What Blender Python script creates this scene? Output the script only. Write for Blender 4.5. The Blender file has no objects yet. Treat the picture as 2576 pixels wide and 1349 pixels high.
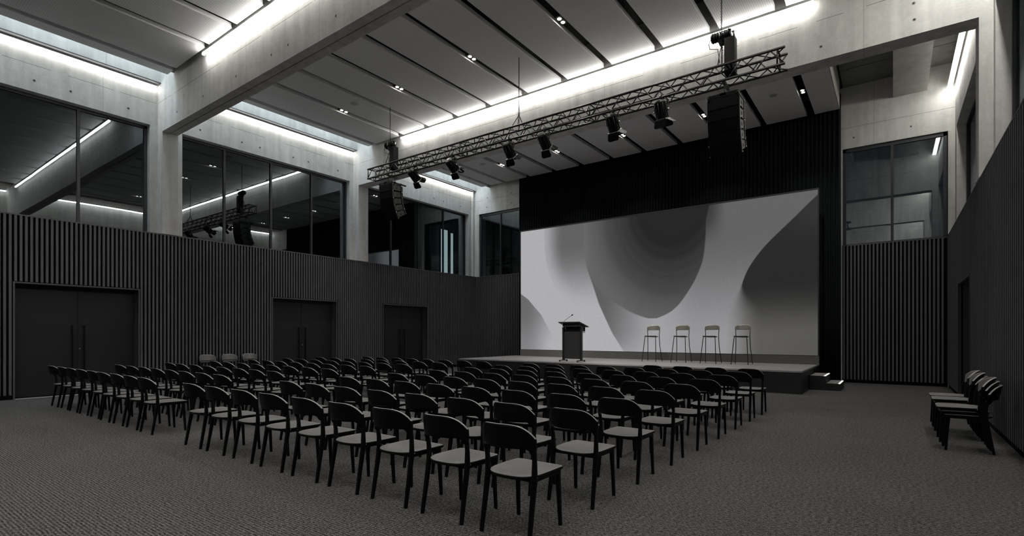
import bpy, bmesh, math, random
import numpy as np
from mathutils import Vector, Matrix
PI = math.pi
random.seed(7)
SC = bpy.context.scene
COL = SC.collection

# ------------------------------------------------------------------ camera, world, exposure
FPX, HOR, YAW, CAMZ = 1303.0, 841.6, math.radians(36.34), 1.45
cam = bpy.data.cameras.new('camera')
cam.sensor_fit = 'HORIZONTAL'; cam.sensor_width = 36.0
cam.lens = FPX * 36.0 / 2576.0
cam.shift_y = (HOR - 1349 / 2) / 2576.0
cam.clip_start = 0.05; cam.clip_end = 200
co = bpy.data.objects.new('camera', cam); COL.objects.link(co)
co.location = (0, 0, CAMZ); co.rotation_euler = (PI / 2, 0, YAW)
SC.camera = co

w = bpy.data.worlds.new('world'); SC.world = w; w.use_nodes = True
w.node_tree.nodes['Background'].inputs[0].default_value = (0.50, 0.66, 0.80, 1)
w.node_tree.nodes['Background'].inputs[1].default_value = 0.010
SC.view_settings.view_transform = 'Standard'
SC.view_settings.look = 'None'
SC.view_settings.exposure = 0.42
SC.view_settings.gamma = 1.0
SC.view_settings.use_curve_mapping = False
SC.cycles.max_bounces = 8
SC.cycles.diffuse_bounces = 5
SC.cycles.glossy_bounces = 4
SC.cycles.transparent_max_bounces = 12
SC.cycles.sample_clamp_indirect = 4.0

STRIP_E = 27.0      # linear LED strips along the beams
WALL_E = 13.5       # linear LED strips along the left wall
RIGHT_E = 50.0      # and the right wall
SKY_E = 3.9         # skylights over the left wall
DOWN_W = 175.0       # each downlight
SCREEN_E = 0.748

# ------------------------------------------------------------------ main dimensions (metres)
XL, XR = -15.98, 1.35         # concrete faces of the two long walls
YF, YB = 18.60, -13.0         # stage end wall, wall behind the camera
XS = -15.72                   # face of the slats on the left wall
ZS = 4.14                     # top of the slatted panelling
ZW = 7.06                     # window heads
ZP = 8.10                     # underside of the ceiling panels
ZC = 8.92                     # slab
BEAMS = [(5.60, 5.98), (11.89, 12.32), (-0.95, -0.55), (-7.45, -7.05)]

# ------------------------------------------------------------------ materials
def nt(name):
    m = bpy.data.materials.new(name); m.use_nodes = True
    t = m.node_tree
    return m, t, t.nodes['Principled BSDF']

def simple(name, col, rough=0.5, metal=0.0, spec=0.5, noise=0.0, bump=0.0, nscale=40.0):
    m, t, b = nt(name)
    c = tuple(col) + (1,) if len(col) == 3 else col
    b.inputs['Base Color'].default_value = c
    b.inputs['Roughness'].default_value = rough
    b.inputs['Metallic'].default_value = metal
    b.inputs['Specular IOR Level'].default_value = spec
    if noise or bump:
        tc = t.nodes.new('ShaderNodeTexCoord')
        n = t.nodes.new('ShaderNodeTexNoise'); n.inputs['Scale'].default_value = nscale
        n.inputs['Detail'].default_value = 3
        t.links.new(tc.outputs['Object'], n.inputs['Vector'])
        if noise:
            mr = t.nodes.new('ShaderNodeMapRange')
            mr.inputs['To Min'].default_value = 1 - noise; mr.inputs['To Max'].default_value = 1 + noise
            t.links.new(n.outputs['Fac'], mr.inputs['Value'])
            mx = t.nodes.new('ShaderNodeMix'); mx.data_type = 'RGBA'; mx.blend_type = 'MULTIPLY'
            mx.inputs['Factor'].default_value = 1
            mx.inputs[6].default_value = c
            t.links.new(mr.outputs['Result'], mx.inputs[7])
            t.links.new(mx.outputs[2], b.inputs['Base Color'])
        if bump:
            bp = t.nodes.new('ShaderNodeBump'); bp.inputs['Strength'].default_value = bump
            bp.inputs['Distance'].default_value = 0.01
            t.links.new(n.outputs['Fac'], bp.inputs['Height'])
            t.links.new(bp.outputs['Normal'], b.inputs['Normal'])
    return m

def emit(name, col, strength, one_sided=False):
    m = bpy.data.materials.new(name); m.use_nodes = True
    t = m.node_tree; t.nodes.clear()
    o = t.nodes.new('ShaderNodeOutputMaterial'); e = t.nodes.new('ShaderNodeEmission')
    e.inputs[0].default_value = tuple(col) + (1,); e.inputs[1].default_value = strength
    t.links.new(e.outputs[0], o.inputs[0])
    return m

def mth(t, op, a, b=None, c=None):
    n = t.nodes.new('ShaderNodeMath'); n.operation = op
    for i, v in enumerate((a, b, c)):
        if v is None: continue
        if isinstance(v, (int, float)): n.inputs[i].default_value = v
        else: t.links.new(v, n.inputs[i])
    return n.outputs[0]

def concrete(name='board_cast_concrete', base=(0.66, 0.655, 0.628), joints=True):
    m, t, b = nt(name)
    b.inputs['Roughness'].default_value = 0.75
    b.inputs['Specular IOR Level'].default_value = 0.25
    tc = t.nodes.new('ShaderNodeTexCoord')
    sx = t.nodes.new('ShaderNodeSeparateXYZ'); t.links.new(tc.outputs['Object'], sx.inputs[0])
    def noise(scale, detail, vec=None, dist=0.0):
        n = t.nodes.new('ShaderNodeTexNoise'); n.inputs['Scale'].default_value = scale
        n.inputs['Detail'].default_value = detail; n.inputs['Distortion'].default_value = dist
        t.links.new(vec or tc.outputs['Object'], n.inputs['Vector']); return n.outputs['Fac']
    mp = t.nodes.new('ShaderNodeMapping'); mp.inputs['Scale'].default_value = (5.0, 5.0, 0.55)
    t.links.new(tc.outputs['Object'], mp.inputs[0])
    big = noise(0.75, 4); streak = noise(1.0, 4, mp.outputs[0]); fine = noise(26, 5); mid = noise(5, 4, dist=0.6)
    v = mth(t, 'ADD', mth(t, 'MULTIPLY', mth(t, 'SUBTRACT', big, 0.5), 0.55), 1.0)
    v = mth(t, 'ADD', v, mth(t, 'MULTIPLY', mth(t, 'SUBTRACT', streak, 0.5), 0.62))
    v = mth(t, 'ADD', v, mth(t, 'MULTIPLY', mth(t, 'SUBTRACT', mid, 0.5), 0.32))
    v = mth(t, 'ADD', v, mth(t, 'MULTIPLY', mth(t, 'SUBTRACT', fine, 0.5), 0.22))
    if joints:
        wob = mth(t, 'MULTIPLY', mth(t, 'SUBTRACT', mid, 0.5), 0.012)
        z = mth(t, 'ADD', sx.outputs[2], wob)
        jz = mth(t, 'LESS_THAN', mth(t, 'ABSOLUTE', mth(t, 'SUBTRACT', z, 7.68)), 0.0055)
        def vj(o, off, per):
            q = mth(t, 'PINGPONG', mth(t, 'ADD', o, off), per / 2)
            return mth(t, 'LESS_THAN', q, 0.005)
        brk = mth(t, 'GREATER_THAN', noise(1.3, 2), 0.44)
        jx = mth(t, 'MAXIMUM', vj(sx.outputs[0], 100.35, 2.7), vj(sx.outputs[1], 100.9, 2.7))
        j = mth(t, 'MAXIMUM', mth(t, 'MULTIPLY', jz, brk), mth(t, 'MULTIPLY', jx, 0.55))
        v = mth(t, 'MULTIPLY', v, mth(t, 'SUBTRACT', 1.0, mth(t, 'MULTIPLY', j, 0.62)))
    mx = t.nodes.new('ShaderNodeMix'); mx.data_type = 'RGBA'; mx.blend_type = 'MULTIPLY'
    mx.inputs['Factor'].default_value = 1; mx.inputs[6].default_value = base + (1,)
    t.links.new(v, mx.inputs[7]); t.links.new(mx.outputs[2], b.inputs['Base Color'])
    bp = t.nodes.new('ShaderNodeBump'); bp.inputs['Strength'].default_value = 0.25; bp.inputs['Distance'].default_value = 0.01
    t.links.new(fine, bp.inputs['Height']); t.links.new(bp.outputs['Normal'], b.inputs['Normal'])
    return m

def carpet():
    m, t, b = nt('ribbed_carpet')
    b.inputs['Roughness'].default_value = 0.95
    b.inputs['Specular IOR Level'].default_value = 0.1
    tc = t.nodes.new('ShaderNodeTexCoord')
    def noise(vec, scale, detail, sc=None):
        n = t.nodes.new('ShaderNodeTexNoise'); n.inputs['Scale'].default_value = scale; n.inputs['Detail'].default_value = detail
        if sc:
            mp = t.nodes.new('ShaderNodeMapping'); mp.inputs['Scale'].default_value = sc
            t.links.new(vec, mp.inputs[0]); vec = mp.outputs[0]
        t.links.new(vec, n.inputs['Vector']); return n.outputs['Fac']
    O = tc.outputs['Object']
    sx = t.nodes.new('ShaderNodeSeparateXYZ'); t.links.new(O, sx.inputs[0])
    wob = mth(t, 'MULTIPLY', noise(O, 7, 2), 0.010)
    y = mth(t, 'ADD', sx.outputs[1], wob)
    rib = mth(t, 'SINE', mth(t, 'MULTIPLY', y, 2 * PI / 0.025))
    row = mth(t, 'FLOOR', mth(t, 'DIVIDE', y, 0.025))
    ph = mth(t, 'MULTIPLY', row, 3.4)
    knot = mth(t, 'SINE', mth(t, 'ADD', mth(t, 'MULTIPLY', sx.outputs[0], 2 * PI / 0.030), ph))
    h = mth(t, 'ADD', mth(t, 'MULTIPLY', rib, 0.75), mth(t, 'MULTIPLY', knot, 0.28))
    fib = noise(O, 130, 3)
    tuft = noise(O, 34, 3, (1.0, 1.6, 1.0))
    blot = noise(O, 1.1, 3)
    v = mth(t, 'ADD', 1.0, mth(t, 'MULTIPLY', h, 0.62))
    v = mth(t, 'ADD', v, mth(t, 'MULTIPLY', mth(t, 'SUBTRACT', fib, 0.5), 5.2))
    v = mth(t, 'ADD', v, mth(t, 'MULTIPLY', mth(t, 'SUBTRACT', tuft, 0.5), 3.8))
    v = mth(t, 'ADD', v, mth(t, 'MULTIPLY', mth(t, 'SUBTRACT', blot, 0.5), 0.25))
    v = mth(t, 'MAXIMUM', v, 0.10)
    mx = t.nodes.new('ShaderNodeMix'); mx.data_type = 'RGBA'; mx.blend_type = 'MULTIPLY'
    mx.inputs['Factor'].default_value = 1; mx.inputs[6].default_value = (0.094, 0.092, 0.0925, 1)
    t.links.new(v, mx.inputs[7]); t.links.new(mx.outputs[2], b.inputs['Base Color'])
    bp = t.nodes.new('ShaderNodeBump'); bp.inputs['Strength'].default_value = 0.6; bp.inputs['Distance'].default_value = 0.01
    t.links.new(h, bp.inputs['Height']); t.links.new(bp.outputs['Normal'], b.inputs['Normal'])
    return m

def panel_mat():
    m, t, b = nt('perforated_grey_panel')
    b.inputs['Roughness'].default_value = 0.6
    b.inputs['Specular IOR Level'].default_value = 0.3
    tc = t.nodes.new('ShaderNodeTexCoord')
    sx = t.nodes.new('ShaderNodeSeparateXYZ'); t.links.new(tc.outputs['Object'], sx.inputs[0])
    a = mth(t, 'SINE', mth(t, 'MULTIPLY', sx.outputs[0], 2 * PI / 0.040))
    c = mth(t, 'SINE', mth(t, 'MULTIPLY', sx.outputs[1], 2 * PI / 0.040))
    slot = mth(t, 'MULTIPLY', mth(t, 'GREATER_THAN', a, -0.1), mth(t, 'GREATER_THAN', c, -0.55))
    v = mth(t, 'SUBTRACT', 1.0, mth(t, 'MULTIPLY', slot, 0.26))
    geo = t.nodes.new('ShaderNodeNewGeometry')
    sn = t.nodes.new('ShaderNodeSeparateXYZ'); t.links.new(geo.outputs['True Normal'], sn.inputs[0])
    down = mth(t, 'LESS_THAN', sn.outputs[2], -0.5)
    v = mth(t, 'ADD', mth(t, 'MULTIPLY', v, down), mth(t, 'SUBTRACT', 1.0, down))
    mx = t.nodes.new('ShaderNodeMix'); mx.data_type = 'RGBA'; mx.blend_type = 'MULTIPLY'
    mx.inputs['Factor'].default_value = 1; mx.inputs[6].default_value = (0.88, 0.88, 0.88, 1)
    t.links.new(v, mx.inputs[7]); t.links.new(mx.outputs[2], b.inputs['Base Color'])
    return m

def glass_mat():
    m = bpy.data.materials.new('dark_glazing'); m.use_nodes = True
    t = m.node_tree; t.nodes.clear()
    o = t.nodes.new('ShaderNodeOutputMaterial')
    tr = t.nodes.new('ShaderNodeBsdfTransparent'); tr.inputs[0].default_value = (0.72, 0.78, 0.80, 1)
    gl = t.nodes.new('ShaderNodeBsdfGlossy'); gl.inputs['Roughness'].default_value = 0.0
    gl.inputs[0].default_value = (0.86, 0.95, 1.0, 1)
    tc = t.nodes.new('ShaderNodeTexCoord')
    n = t.nodes.new('ShaderNodeTexNoise'); n.inputs['Scale'].default_value = 0.9; n.inputs['Detail'].default_value = 1
    t.links.new(tc.outputs['Object'], n.inputs['Vector'])
    bp = t.nodes.new('ShaderNodeBump'); bp.inputs['Strength'].default_value = 0.018; bp.inputs['Distance'].default_value = 0.05
    t.links.new(n.outputs['Fac'], bp.inputs['Height']); t.links.new(bp.outputs['Normal'], gl.inputs['Normal'])
    fr = t.nodes.new('ShaderNodeFresnel'); fr.inputs['IOR'].default_value = 2.5
    mx = t.nodes.new('ShaderNodeMixShader')
    t.links.new(fr.outputs[0], mx.inputs[0]); t.links.new(tr.outputs[0], mx.inputs[1]); t.links.new(gl.outputs[0], mx.inputs[2])
    t.links.new(mx.outputs[0], o.inputs[0])
    return m

def curtain_mat():
    m, t, b = nt('black_velvet')
    b.inputs['Base Color'].default_value = (0.013, 0.0155, 0.018, 1)
    b.inputs['Roughness'].default_value = 0.95
    b.inputs['Specular IOR Level'].default_value = 0.08
    return m

M = {}
M['concrete'] = concrete()
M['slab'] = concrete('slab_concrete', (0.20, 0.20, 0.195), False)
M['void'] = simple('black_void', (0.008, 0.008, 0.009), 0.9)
M['carpet'] = carpet()
M['panel'] = panel_mat()
M['plainpanel'] = concrete('plain_concrete_panel', (0.42, 0.41, 0.39), False)
M['slat'] = simple('charcoal_stained_slats', (0.112, 0.112, 0.118), 0.55, spec=0.35, noise=0.12, nscale=3)
M['slatback'] = simple('black_backing', (0.0035, 0.0035, 0.004), 0.9, spec=0.1)
M['door'] = simple('charcoal_door_leaf', (0.017, 0.018, 0.021), 0.55, spec=0.3, noise=0.05, nscale=8)
M['doorframe'] = simple('charcoal_door_frame', (0.085, 0.085, 0.09), 0.5)
M['frame'] = simple('anthracite_window_frame', (0.035, 0.037, 0.042), 0.45, metal=0.2)
M['glass'] = glass_mat()
M['curtain'] = curtain_mat()
M['black'] = simple('matt_black_plastic', (0.0030, 0.0031, 0.0034), 0.38, spec=0.16)
M['pad'] = simple('grey_seat_top', (0.165, 0.162, 0.160), 0.42, spec=0.5, noise=0.06, nscale=12)
M['matt'] = simple('matt_black_casing', (0.004, 0.004, 0.0045), 0.7, spec=0.12)
M['edge'] = simple('painted_edge_highlight', (0.33, 0.33, 0.325), 0.4)  # pale colour painting the highlight on chair-back tops and seat rims
M['metal'] = simple('black_painted_steel', (0.012, 0.012, 0.013), 0.38, spec=0.5)
M['truss'] = simple('black_truss_tube', (0.020, 0.018, 0.018), 0.42, metal=0.4)
M['silver'] = simple('bright_steel', (0.62, 0.60, 0.56), 0.28, metal=1.0)
M['bronze'] = simple('champagne_satin_back', (0.46, 0.435, 0.39), 0.32, metal=0.35)
M['grille'] = simple('black_speaker_grille', (0.0040, 0.0042, 0.0055), 0.8, spec=0.1, bump=0.2, nscale=300)
M['speakerside'] = simple('speaker_rigging_grey', (0.055, 0.055, 0.052), 0.45, metal=0.4, noise=0.4, nscale=30)
M['stagetop'] = simple('stage_deck_grey', (0.28, 0.273, 0.276), 0.45, noise=0.12, nscale=9)
M['stageface'] = simple('stage_fascia_black', (0.0075, 0.0075, 0.008), 0.55, noise=0.1, nscale=6)
M['screenbase'] = simple('screen_plinth_grey', (0.120, 0.118, 0.114), 0.6)
M['nosing'] = emit('emissive_step_nosing', (1.0, 0.98, 0.93), 0.75)  # pale nosing strip, emission added so that it reads bright
M['strip'] = emit('led_strip_white', (1.0, 0.975, 0.93), STRIP_E)
M['strip2'] = emit('led_strip_white_wall', (1.0, 0.985, 0.955), WALL_E)
M['strip3'] = emit('led_strip_white_right_wall', (1.0, 0.97, 0.92), RIGHT_E)
M['strip4'] = emit('led_strip_white_right_wall_stage', (1.0, 0.97, 0.92), 22.0)
M['dled'] = emit('downlight_lamp', (1.0, 0.93, 0.82), 28.0)
M['sky'] = emit('overcast_skylight', (0.74, 0.88, 1.0), SKY_E)
M['corr'] = emit('lit_corridor_pane', (0.62, 0.78, 0.80), 0.42)
M['lectern'] = simple('lectern_charcoal', (0.014, 0.014, 0.015), 0.5)
M['lecternpanel'] = simple('lectern_panel', (0.016, 0.016, 0.017), 0.6)
M['housing'] = simple('light_housing_black', (0.01, 0.01, 0.01), 0.6)
M['rim'] = simple('grey_metal_rim', (0.42, 0.42, 0.41), 0.5)
M['hole'] = simple('tie_hole_dark', (0.03, 0.03, 0.03), 0.9)
M['tray'] = simple('anthracite_channel', (0.075, 0.075, 0.08), 0.55)
M['threshold'] = simple('aluminium_threshold', (0.62, 0.62, 0.60), 0.45, metal=0.2)

# ------------------------------------------------------------------ mesh helpers
class MB:
    def __init__(s): s.v = []; s.f = []; s.m = []; s.mats = []; s.sm = []
    def mi(s, mat):
        if mat not in s.mats: s.mats.append(mat)
        return s.mats.index(mat)
    def add(s, vs, fs, mat, smooth=False, mx=None):
        b = len(s.v); k = s.mi(mat)
        for p in vs:
            p = Vector(p)
            if mx is not None: p = mx @ p
            s.v.append(p[:])
        for f in fs:
            s.f.append([b + i for i in f]); s.m.append(k); s.sm.append(smooth)
    def box(s, x0, x1, y0, y1, z0, z1, mat, mx=None):
        if x0 > x1: x0, x1 = x1, x0
        if y0 > y1: y0, y1 = y1, y0
        if z0 > z1: z0, z1 = z1, z0
        vs = [(x, y, z) for z in (z0, z1) for y in (y0, y1) for x in (x0, x1)]
        fs = [(0, 2, 3, 1), (4, 5, 7, 6), (0, 1, 5, 4), (2, 6, 7, 3), (0, 4, 6, 2), (1, 3, 7, 5)]
        s.add(vs, fs, mat, False, mx)
    def loft(s, rings, mat, smooth=False, cap=True, mx=None):
        n = len(rings[0]); vs = [p for r in rings for p in r]; fs = []
        for i in range(len(rings) - 1):
            for j in range(n):
                k = (j + 1) % n
                fs.append((i * n + j, i * n + k, (i + 1) * n + k, (i + 1) * n + j))
        if cap:
            fs.append(tuple(reversed(range(n)))); fs.append(tuple((len(rings) - 1) * n + j for j in range(n)))
        s.add(vs, fs, mat, smooth, mx)
    def tube(s, pts, r, mat, n=8, smooth=True, mx=None, closed=False):
        pts = [Vector(p) for p in pts]
        rad = r if isinstance(r, (list, tuple)) else [r] * len(pts)
        rings = []; prev = None
        for i, p in enumerate(pts):
            if closed:
                d = pts[(i + 1) % len(pts)] - pts[i - 1]
            else:
                d = pts[min(i + 1, len(pts) - 1)] - pts[max(i - 1, 0)]
            d.normalize()
            if prev is None:
                up = Vector((0, 0, 1)) if abs(d.z) < 0.9 else Vector((0, 1, 0))
                a = d.cross(up).normalized()
            else:
                a = (prev - d * prev.dot(d)).normalized()
            prev = a; b = d.cross(a)
            rings.append([p + (a * math.cos(2 * PI * k / n) + b * math.sin(2 * PI * k / n)) * rad[i] for k in range(n)])
        if closed: rings.append(rings[0])
        s.loft(rings, mat, smooth, not closed, mx)
    def bar(s, pts, wx, wy, mat, mx=None):
        """rectangular section swept along mostly vertical points; wx, wy lists or numbers"""
        rings = []
        for i, p in enumerate(pts):
            a = (wx[i] if isinstance(wx, (list, tuple)) else wx) / 2
            b = (wy[i] if isinstance(wy, (list, tuple)) else wy) / 2
            x, y, z = p; c = min(a, b) * 0.35
            rings.append([(x - a + c, y - b, z), (x + a - c, y - b, z), (x + a, y - b + c, z), (x + a, y + b - c, z),
                          (x + a - c, y + b, z), (x - a + c, y + b, z), (x - a, y + b - c, z), (x - a, y - b + c, z)])
        s.loft(rings, mat, False, True, mx)
    def build(s, name, parent=None, loc=None, recalc=True):
        me = bpy.data.meshes.new(name)
        me.from_pydata(s.v, [], s.f)
        for m in s.mats: me.materials.append(m)
        me.polygons.foreach_set('material_index', s.m)
        me.polygons.foreach_set('use_smooth', s.sm)
        me.update()
        if recalc:
            bm = bmesh.new(); bm.from_mesh(me); bmesh.ops.recalc_face_normals(bm, faces=bm.faces); bm.to_mesh(me); bm.free()
        o = bpy.data.objects.new(name, me); COL.objects.link(o)
        if parent is not None: o.parent = parent
        if loc is not None: o.location = loc
        return o

def tag(o, label=None, cat=None, group=None, kind=None):
    if label: o['label'] = label
    if cat: o['category'] = cat
    if group: o['group'] = group
    if kind: o['kind'] = kind
    return o
def empty(name, loc=(0, 0, 0), rz=0.0):
    o = bpy.data.objects.new(name, None); COL.objects.link(o)
    o.empty_display_size = 0.1
    o.location = loc; o.rotation_euler = (0, 0, rz); return o
def copy_tree(o, parent=None):
    c = o.copy(); COL.objects.link(c); c.parent = parent
    for ch in list(o.children): copy_tree(ch, c)
    return c
ORD = ['', 'first', 'second', 'third', 'fourth', 'fifth', 'sixth', 'seventh', 'eighth', 'ninth', 'tenth', 'eleventh', 'twelfth']

# ------------------------------------------------------------------ floor
b = MB(); b.box(XL - 0.6, XR + 0.6, YB - 0.4, YF + 0.5, -0.25, 0.0, M['carpet'])
tag(b.build('floor'), 'dark grey ribbed carpet floor of the hall', 'floor', kind='structure')

# ------------------------------------------------------------------ concrete walls with window openings
def wall_along_y(name, x, sgn, label, bays, holes):
    """x = inner face, sgn = -1 left / +1 right (outward)"""
    b = MB(); C = M['concrete']; T = 0.55 * sgn
    b.box(x + 0.02 * sgn, x + T, YB, YF + 0.4, ZW, ZP + 0.0, C)                    # band over the windows
    for (y0, y1) in bays:                                                          # piers between the openings
        b.box(x + 0.02 * sgn, x + T, y0, y1, ZS - 0.02, ZW, C)
    b.box(x + 0.45 * sgn, x + T + 0.1 * sgn, YB, YF + 0.4, 0, ZS - 0.02, M['slatback'])  # behind the doors
    b.box(x + 0.08 * sgn, x + T, YB, YF + 0.4, ZS - 0.10, ZS - 0.02, M['slatback'])  # sill
    for (y, z) in holes:
        for rr, mm, dd in ((0.034, M['rim'], 0.012), (0.020, M['hole'], 0.008)):
            n = 14
            vs = [(x + dd * sgn, y + rr * math.cos(2 * PI * k / n), z + rr * math.sin(2 * PI * k / n)) for k in range(n)]
            b.add(vs, [tuple(range(n))], mm)
    o = b.build(name); tag(o, label, 'wall', kind='structure'); return o

LB = [(YB, -12.8), (-7.45, -7.05), (-0.95, -0.42), (5.42, 6.20), (11.74, 12.50), (18.32, YF + 0.4)]
wall_along_y('wall_left', XL, -1, 'fair-faced concrete long wall above slatted panelling, left side', LB,
             [(3.1, 7.32), (3.76, 7.32), (4.93, 7.32), (6.66, 7.31), (7.84, 7.31), (8.4, 7.31), (9.52, 7.31), (10.07, 7.31), (11.23, 7.31), (12.9, 7.32), (14.2, 7.32), (16.03, 7.33), (16.64, 7.33), (17.77, 7.33)])
wall_along_y('wall_right', XR, 1, 'fair-faced concrete long wall above slatted panelling, right side',
             [(YB, -12.8), (-7.45, -7.05), (-0.95, -0.42), (5.42, 6.10), (11.70, 12.45), (18.25, YF + 0.4)],
             [(13.4, 7.3), (14.6, 7.3), (16.9, 7.3)])

# overhanging upper walls (set forward of the fascia) with the light slot beneath
b = MB()
b.box(XL + 0.21, XL - 0.5, YB, YF + 0.4, ZP + 0.075, 9.6, M['concrete'])
b.box(XL + 0.21, XL + 0.0, YB, YF + 0.4, ZP + 0.055, ZP + 0.08, M['tray'])
tag(b.build('wall_left'), 'upper concrete wall in daylight above the left light slot', 'wall', kind='structure')
b = MB()
b.box(XR + 0.02, XR + 0.55, YB, YF + 0.4, ZP - 0.0, ZC + 0.2, M['concrete'])
tag(b.build('wall_right'), 'upper concrete band behind the right light strip', 'wall', kind='structure')

# far wall
def tie(b, y, pts, plane='y', s=-1):
    for (a, z) in pts:
        for rr, dd, mm in ((0.034, 0.002, M['rim']), (0.019, 0.004, M['hole'])):
            n = 14
            vs = [(a + rr * math.cos(2 * PI * k / n), y - dd, z + rr * math.sin(2 * PI * k / n)) for k in range(n)]
            b.add(vs, [tuple(range(n))], mm)
b = MB(); C = M['concrete']
b.box(XL - 0.5, XR + 0.5, YF, YF + 0.5, ZW, 9.6, C)
b.box(XL - 0.5, -15.60, YF, YF + 0.5, 0, ZW, C); b.box(-13.2, -1.235, YF, YF + 0.5, 0, ZW, C); b.box(1.22, XR + 0.5, YF, YF + 0.5, 0, ZW, C)
b.box(-15.6, -13.2, YF + 0.06, YF + 0.5, 0, ZS - 0.02, M['slatback']); b.box(-1.235, 1.22, YF + 0.06, YF + 0.5, 0, ZS - 0.02, M['slatback'])
tie(b, YF, [(0.41, 7.37), (-0.95, 7.36), (-15.13, 7.33), (-13.73, 7.33), (-13.73, 7.76), (-15.1, 7.76)])
tag(b.build('wall_far'), 'concrete end wall behind the stage curtain', 'wall', kind='structure')
b = MB(); b.box(XL - 0.5, XR + 0.5, YB - 0.4, YB, ZS, 9.6, C)
b.box(XL - 0.5, XR + 0.5, YB - 0.4, YB, 0, ZS, M['slat'])
tag(b.build('wall_back'), 'wall behind the camera, concrete over dark panelling', 'wall', kind='structure')

# beams
for (y0, y1), nm in zip(BEAMS, ('near', 'far', 'rear', 'last')):
    b = MB()
    if nm == 'near':                                                       # soffit with a groove along its middle
        ym = (y0 + y1) / 2
        b.box(XL + 0.29, 1.185, y0, ym - 0.012, 6.87, ZC, C); b.box(XL + 0.29, 1.185, ym + 0.012, y1, 6.87, ZC, C)
        b.box(XL + 0.29, 1.185, ym - 0.012, ym + 0.012, 6.92, ZC, M['hole'])
        tie(b, y0, [(-8.03, 7.15), (-9.59, 7.15), (-10.21, 7.15), (-11.68, 7.15), (-13.29, 7.15), (-14.77, 7.15)])
    else:
        b.box(XL + 0.29, 1.185, y0, y1, 6.89, ZC, C)
        if nm == 'far': tie(b, y0, [(0.31, 7.16), (0.30, 7.46), (-1.15, 7.15)])
    # piers carrying it
    b.box(XL + 0.29, XL - 0.1, y0, y1, ZS, ZC, C)
    b.box(1.185, XR + 0.1, y0, y1, ZS, ZC, C)
    o = b.build('beam')
    tag(o, {'near': 'nearer concrete cross beam with grooved underside', 'far': 'concrete cross beam behind the lighting truss',
            'rear': 'concrete cross beam overhead behind the camera', 'last': 'concrete cross beam at the back of the hall'}[nm], 'beam', kind='structure')
# corner pier at the far left and right
b = MB(); b.box(XL + 0.0, XL + 0.12, YF - 0.12, YF, ZS, ZP + 0.1, C); 
tag(b.build('column'), 'slim concrete corner pier', 'column', kind='structure')

# ceiling slab: dark above the panels, concrete strip on the right
b = MB()
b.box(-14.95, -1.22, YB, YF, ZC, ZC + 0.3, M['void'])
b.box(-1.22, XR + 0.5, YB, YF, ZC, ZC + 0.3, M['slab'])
for (y0, y1) in ((5.98, 11.89), (12.32, YF), (-0.55, 5.6)):
    for k in range(1, 5):
        yy = y0 + (y1 - y0) * k / 5.0
        b.box(-1.2, XR, yy - 0.008, yy + 0.008, ZC - 0.004, ZC + 0.01, M['hole'])
tag(b.build('ceiling'), 'concrete slab above the hanging panels', 'ceiling', kind='structure')
# edge board closing the panel zone towards the skylight
b = MB()
for (y0, y1) in ((-7.05, -0.95), (-0.55, 5.6), (5.98, 11.89), (12.32, YF)):
    b.box(-14.96, -14.93, y0, y1, ZP + 0.1, 9.6, M['concrete'])
tag(b.build('trim_1'), 'upstand beside the left skylight slot', 'trim', kind='structure')
# skylight over the left slot
for (y0, y1), nm in (((-7.05, -0.95), 'rear'), ((-0.55, 5.6), 'near'), ((5.98, 11.89), 'middle'), ((12.32, YF), 'stage')):
    b = MB(); b.box(XL + 0.22, -14.97, y0, y1, 9.55, 9.6, M['sky'])
    tag(b.build('skylight'), 'daylight slot between panels and left wall in the %s bay' % nm, 'skylight', 'skylights along the left wall', 'structure')

# ------------------------------------------------------------------ slatted panelling
DOORS = [(2.725, 5.066), (8.667, 10.978), (13.05, 15.385)]; DZ = 2.595
def slats_y(name, xf, sgn, y0, y1, pitch, wid, doors, label):
    b = MB(); dep = 0.05
    n = int((y1 - y0) / pitch)
    for i in range(n + 1):
        y = y0 + i * pitch
        zb = 0.10
        for (a, c) in doors:
            if a - wid * 0.8 < y < c + wid * 0.2: zb = DZ + 0.045
        b.box(xf, xf + dep * sgn, y, y + wid, zb, ZS - 0.025, M['slat'])
    # capping rail, backing boards, plinth
    b.box(xf - 0.004 * sgn, xf + 0.32 * sgn, y0, y1, ZS - 0.028, ZS, M['doorframe'])
    ys = [y0] + [v for d in doors for v in d] + [y1]
    for k in range(0, len(ys), 2):
        b.box(xf + dep * sgn, xf + (dep + 0.03) * sgn, ys[k], ys[k + 1], 0, ZS - 0.02, M['slatback'])
        b.box(xf + 0.03 * sgn, xf + dep * sgn, ys[k], ys[k + 1], 0, 0.09, M['slatback'])
    for (a, c) in doors:
        b.box(xf + dep * sgn, xf + (dep + 0.03) * sgn, a, c, DZ, ZS - 0.02, M['slatback'])
    return tag(b.build(name), label, 'panelling', kind='structure')
slats_y('trim_2', XS, -1, YB, YF - 0.06, 0.0888, 0.0445, DOORS, 'vertical charcoal slats along the left wall')
RD = [(13.34, 15.53)]
slats_y('trim_3', 1.20, 1, YB, YF - 0.06, 0.138, 0.075, RD, 'vertical charcoal slats along the right wall')
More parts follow.
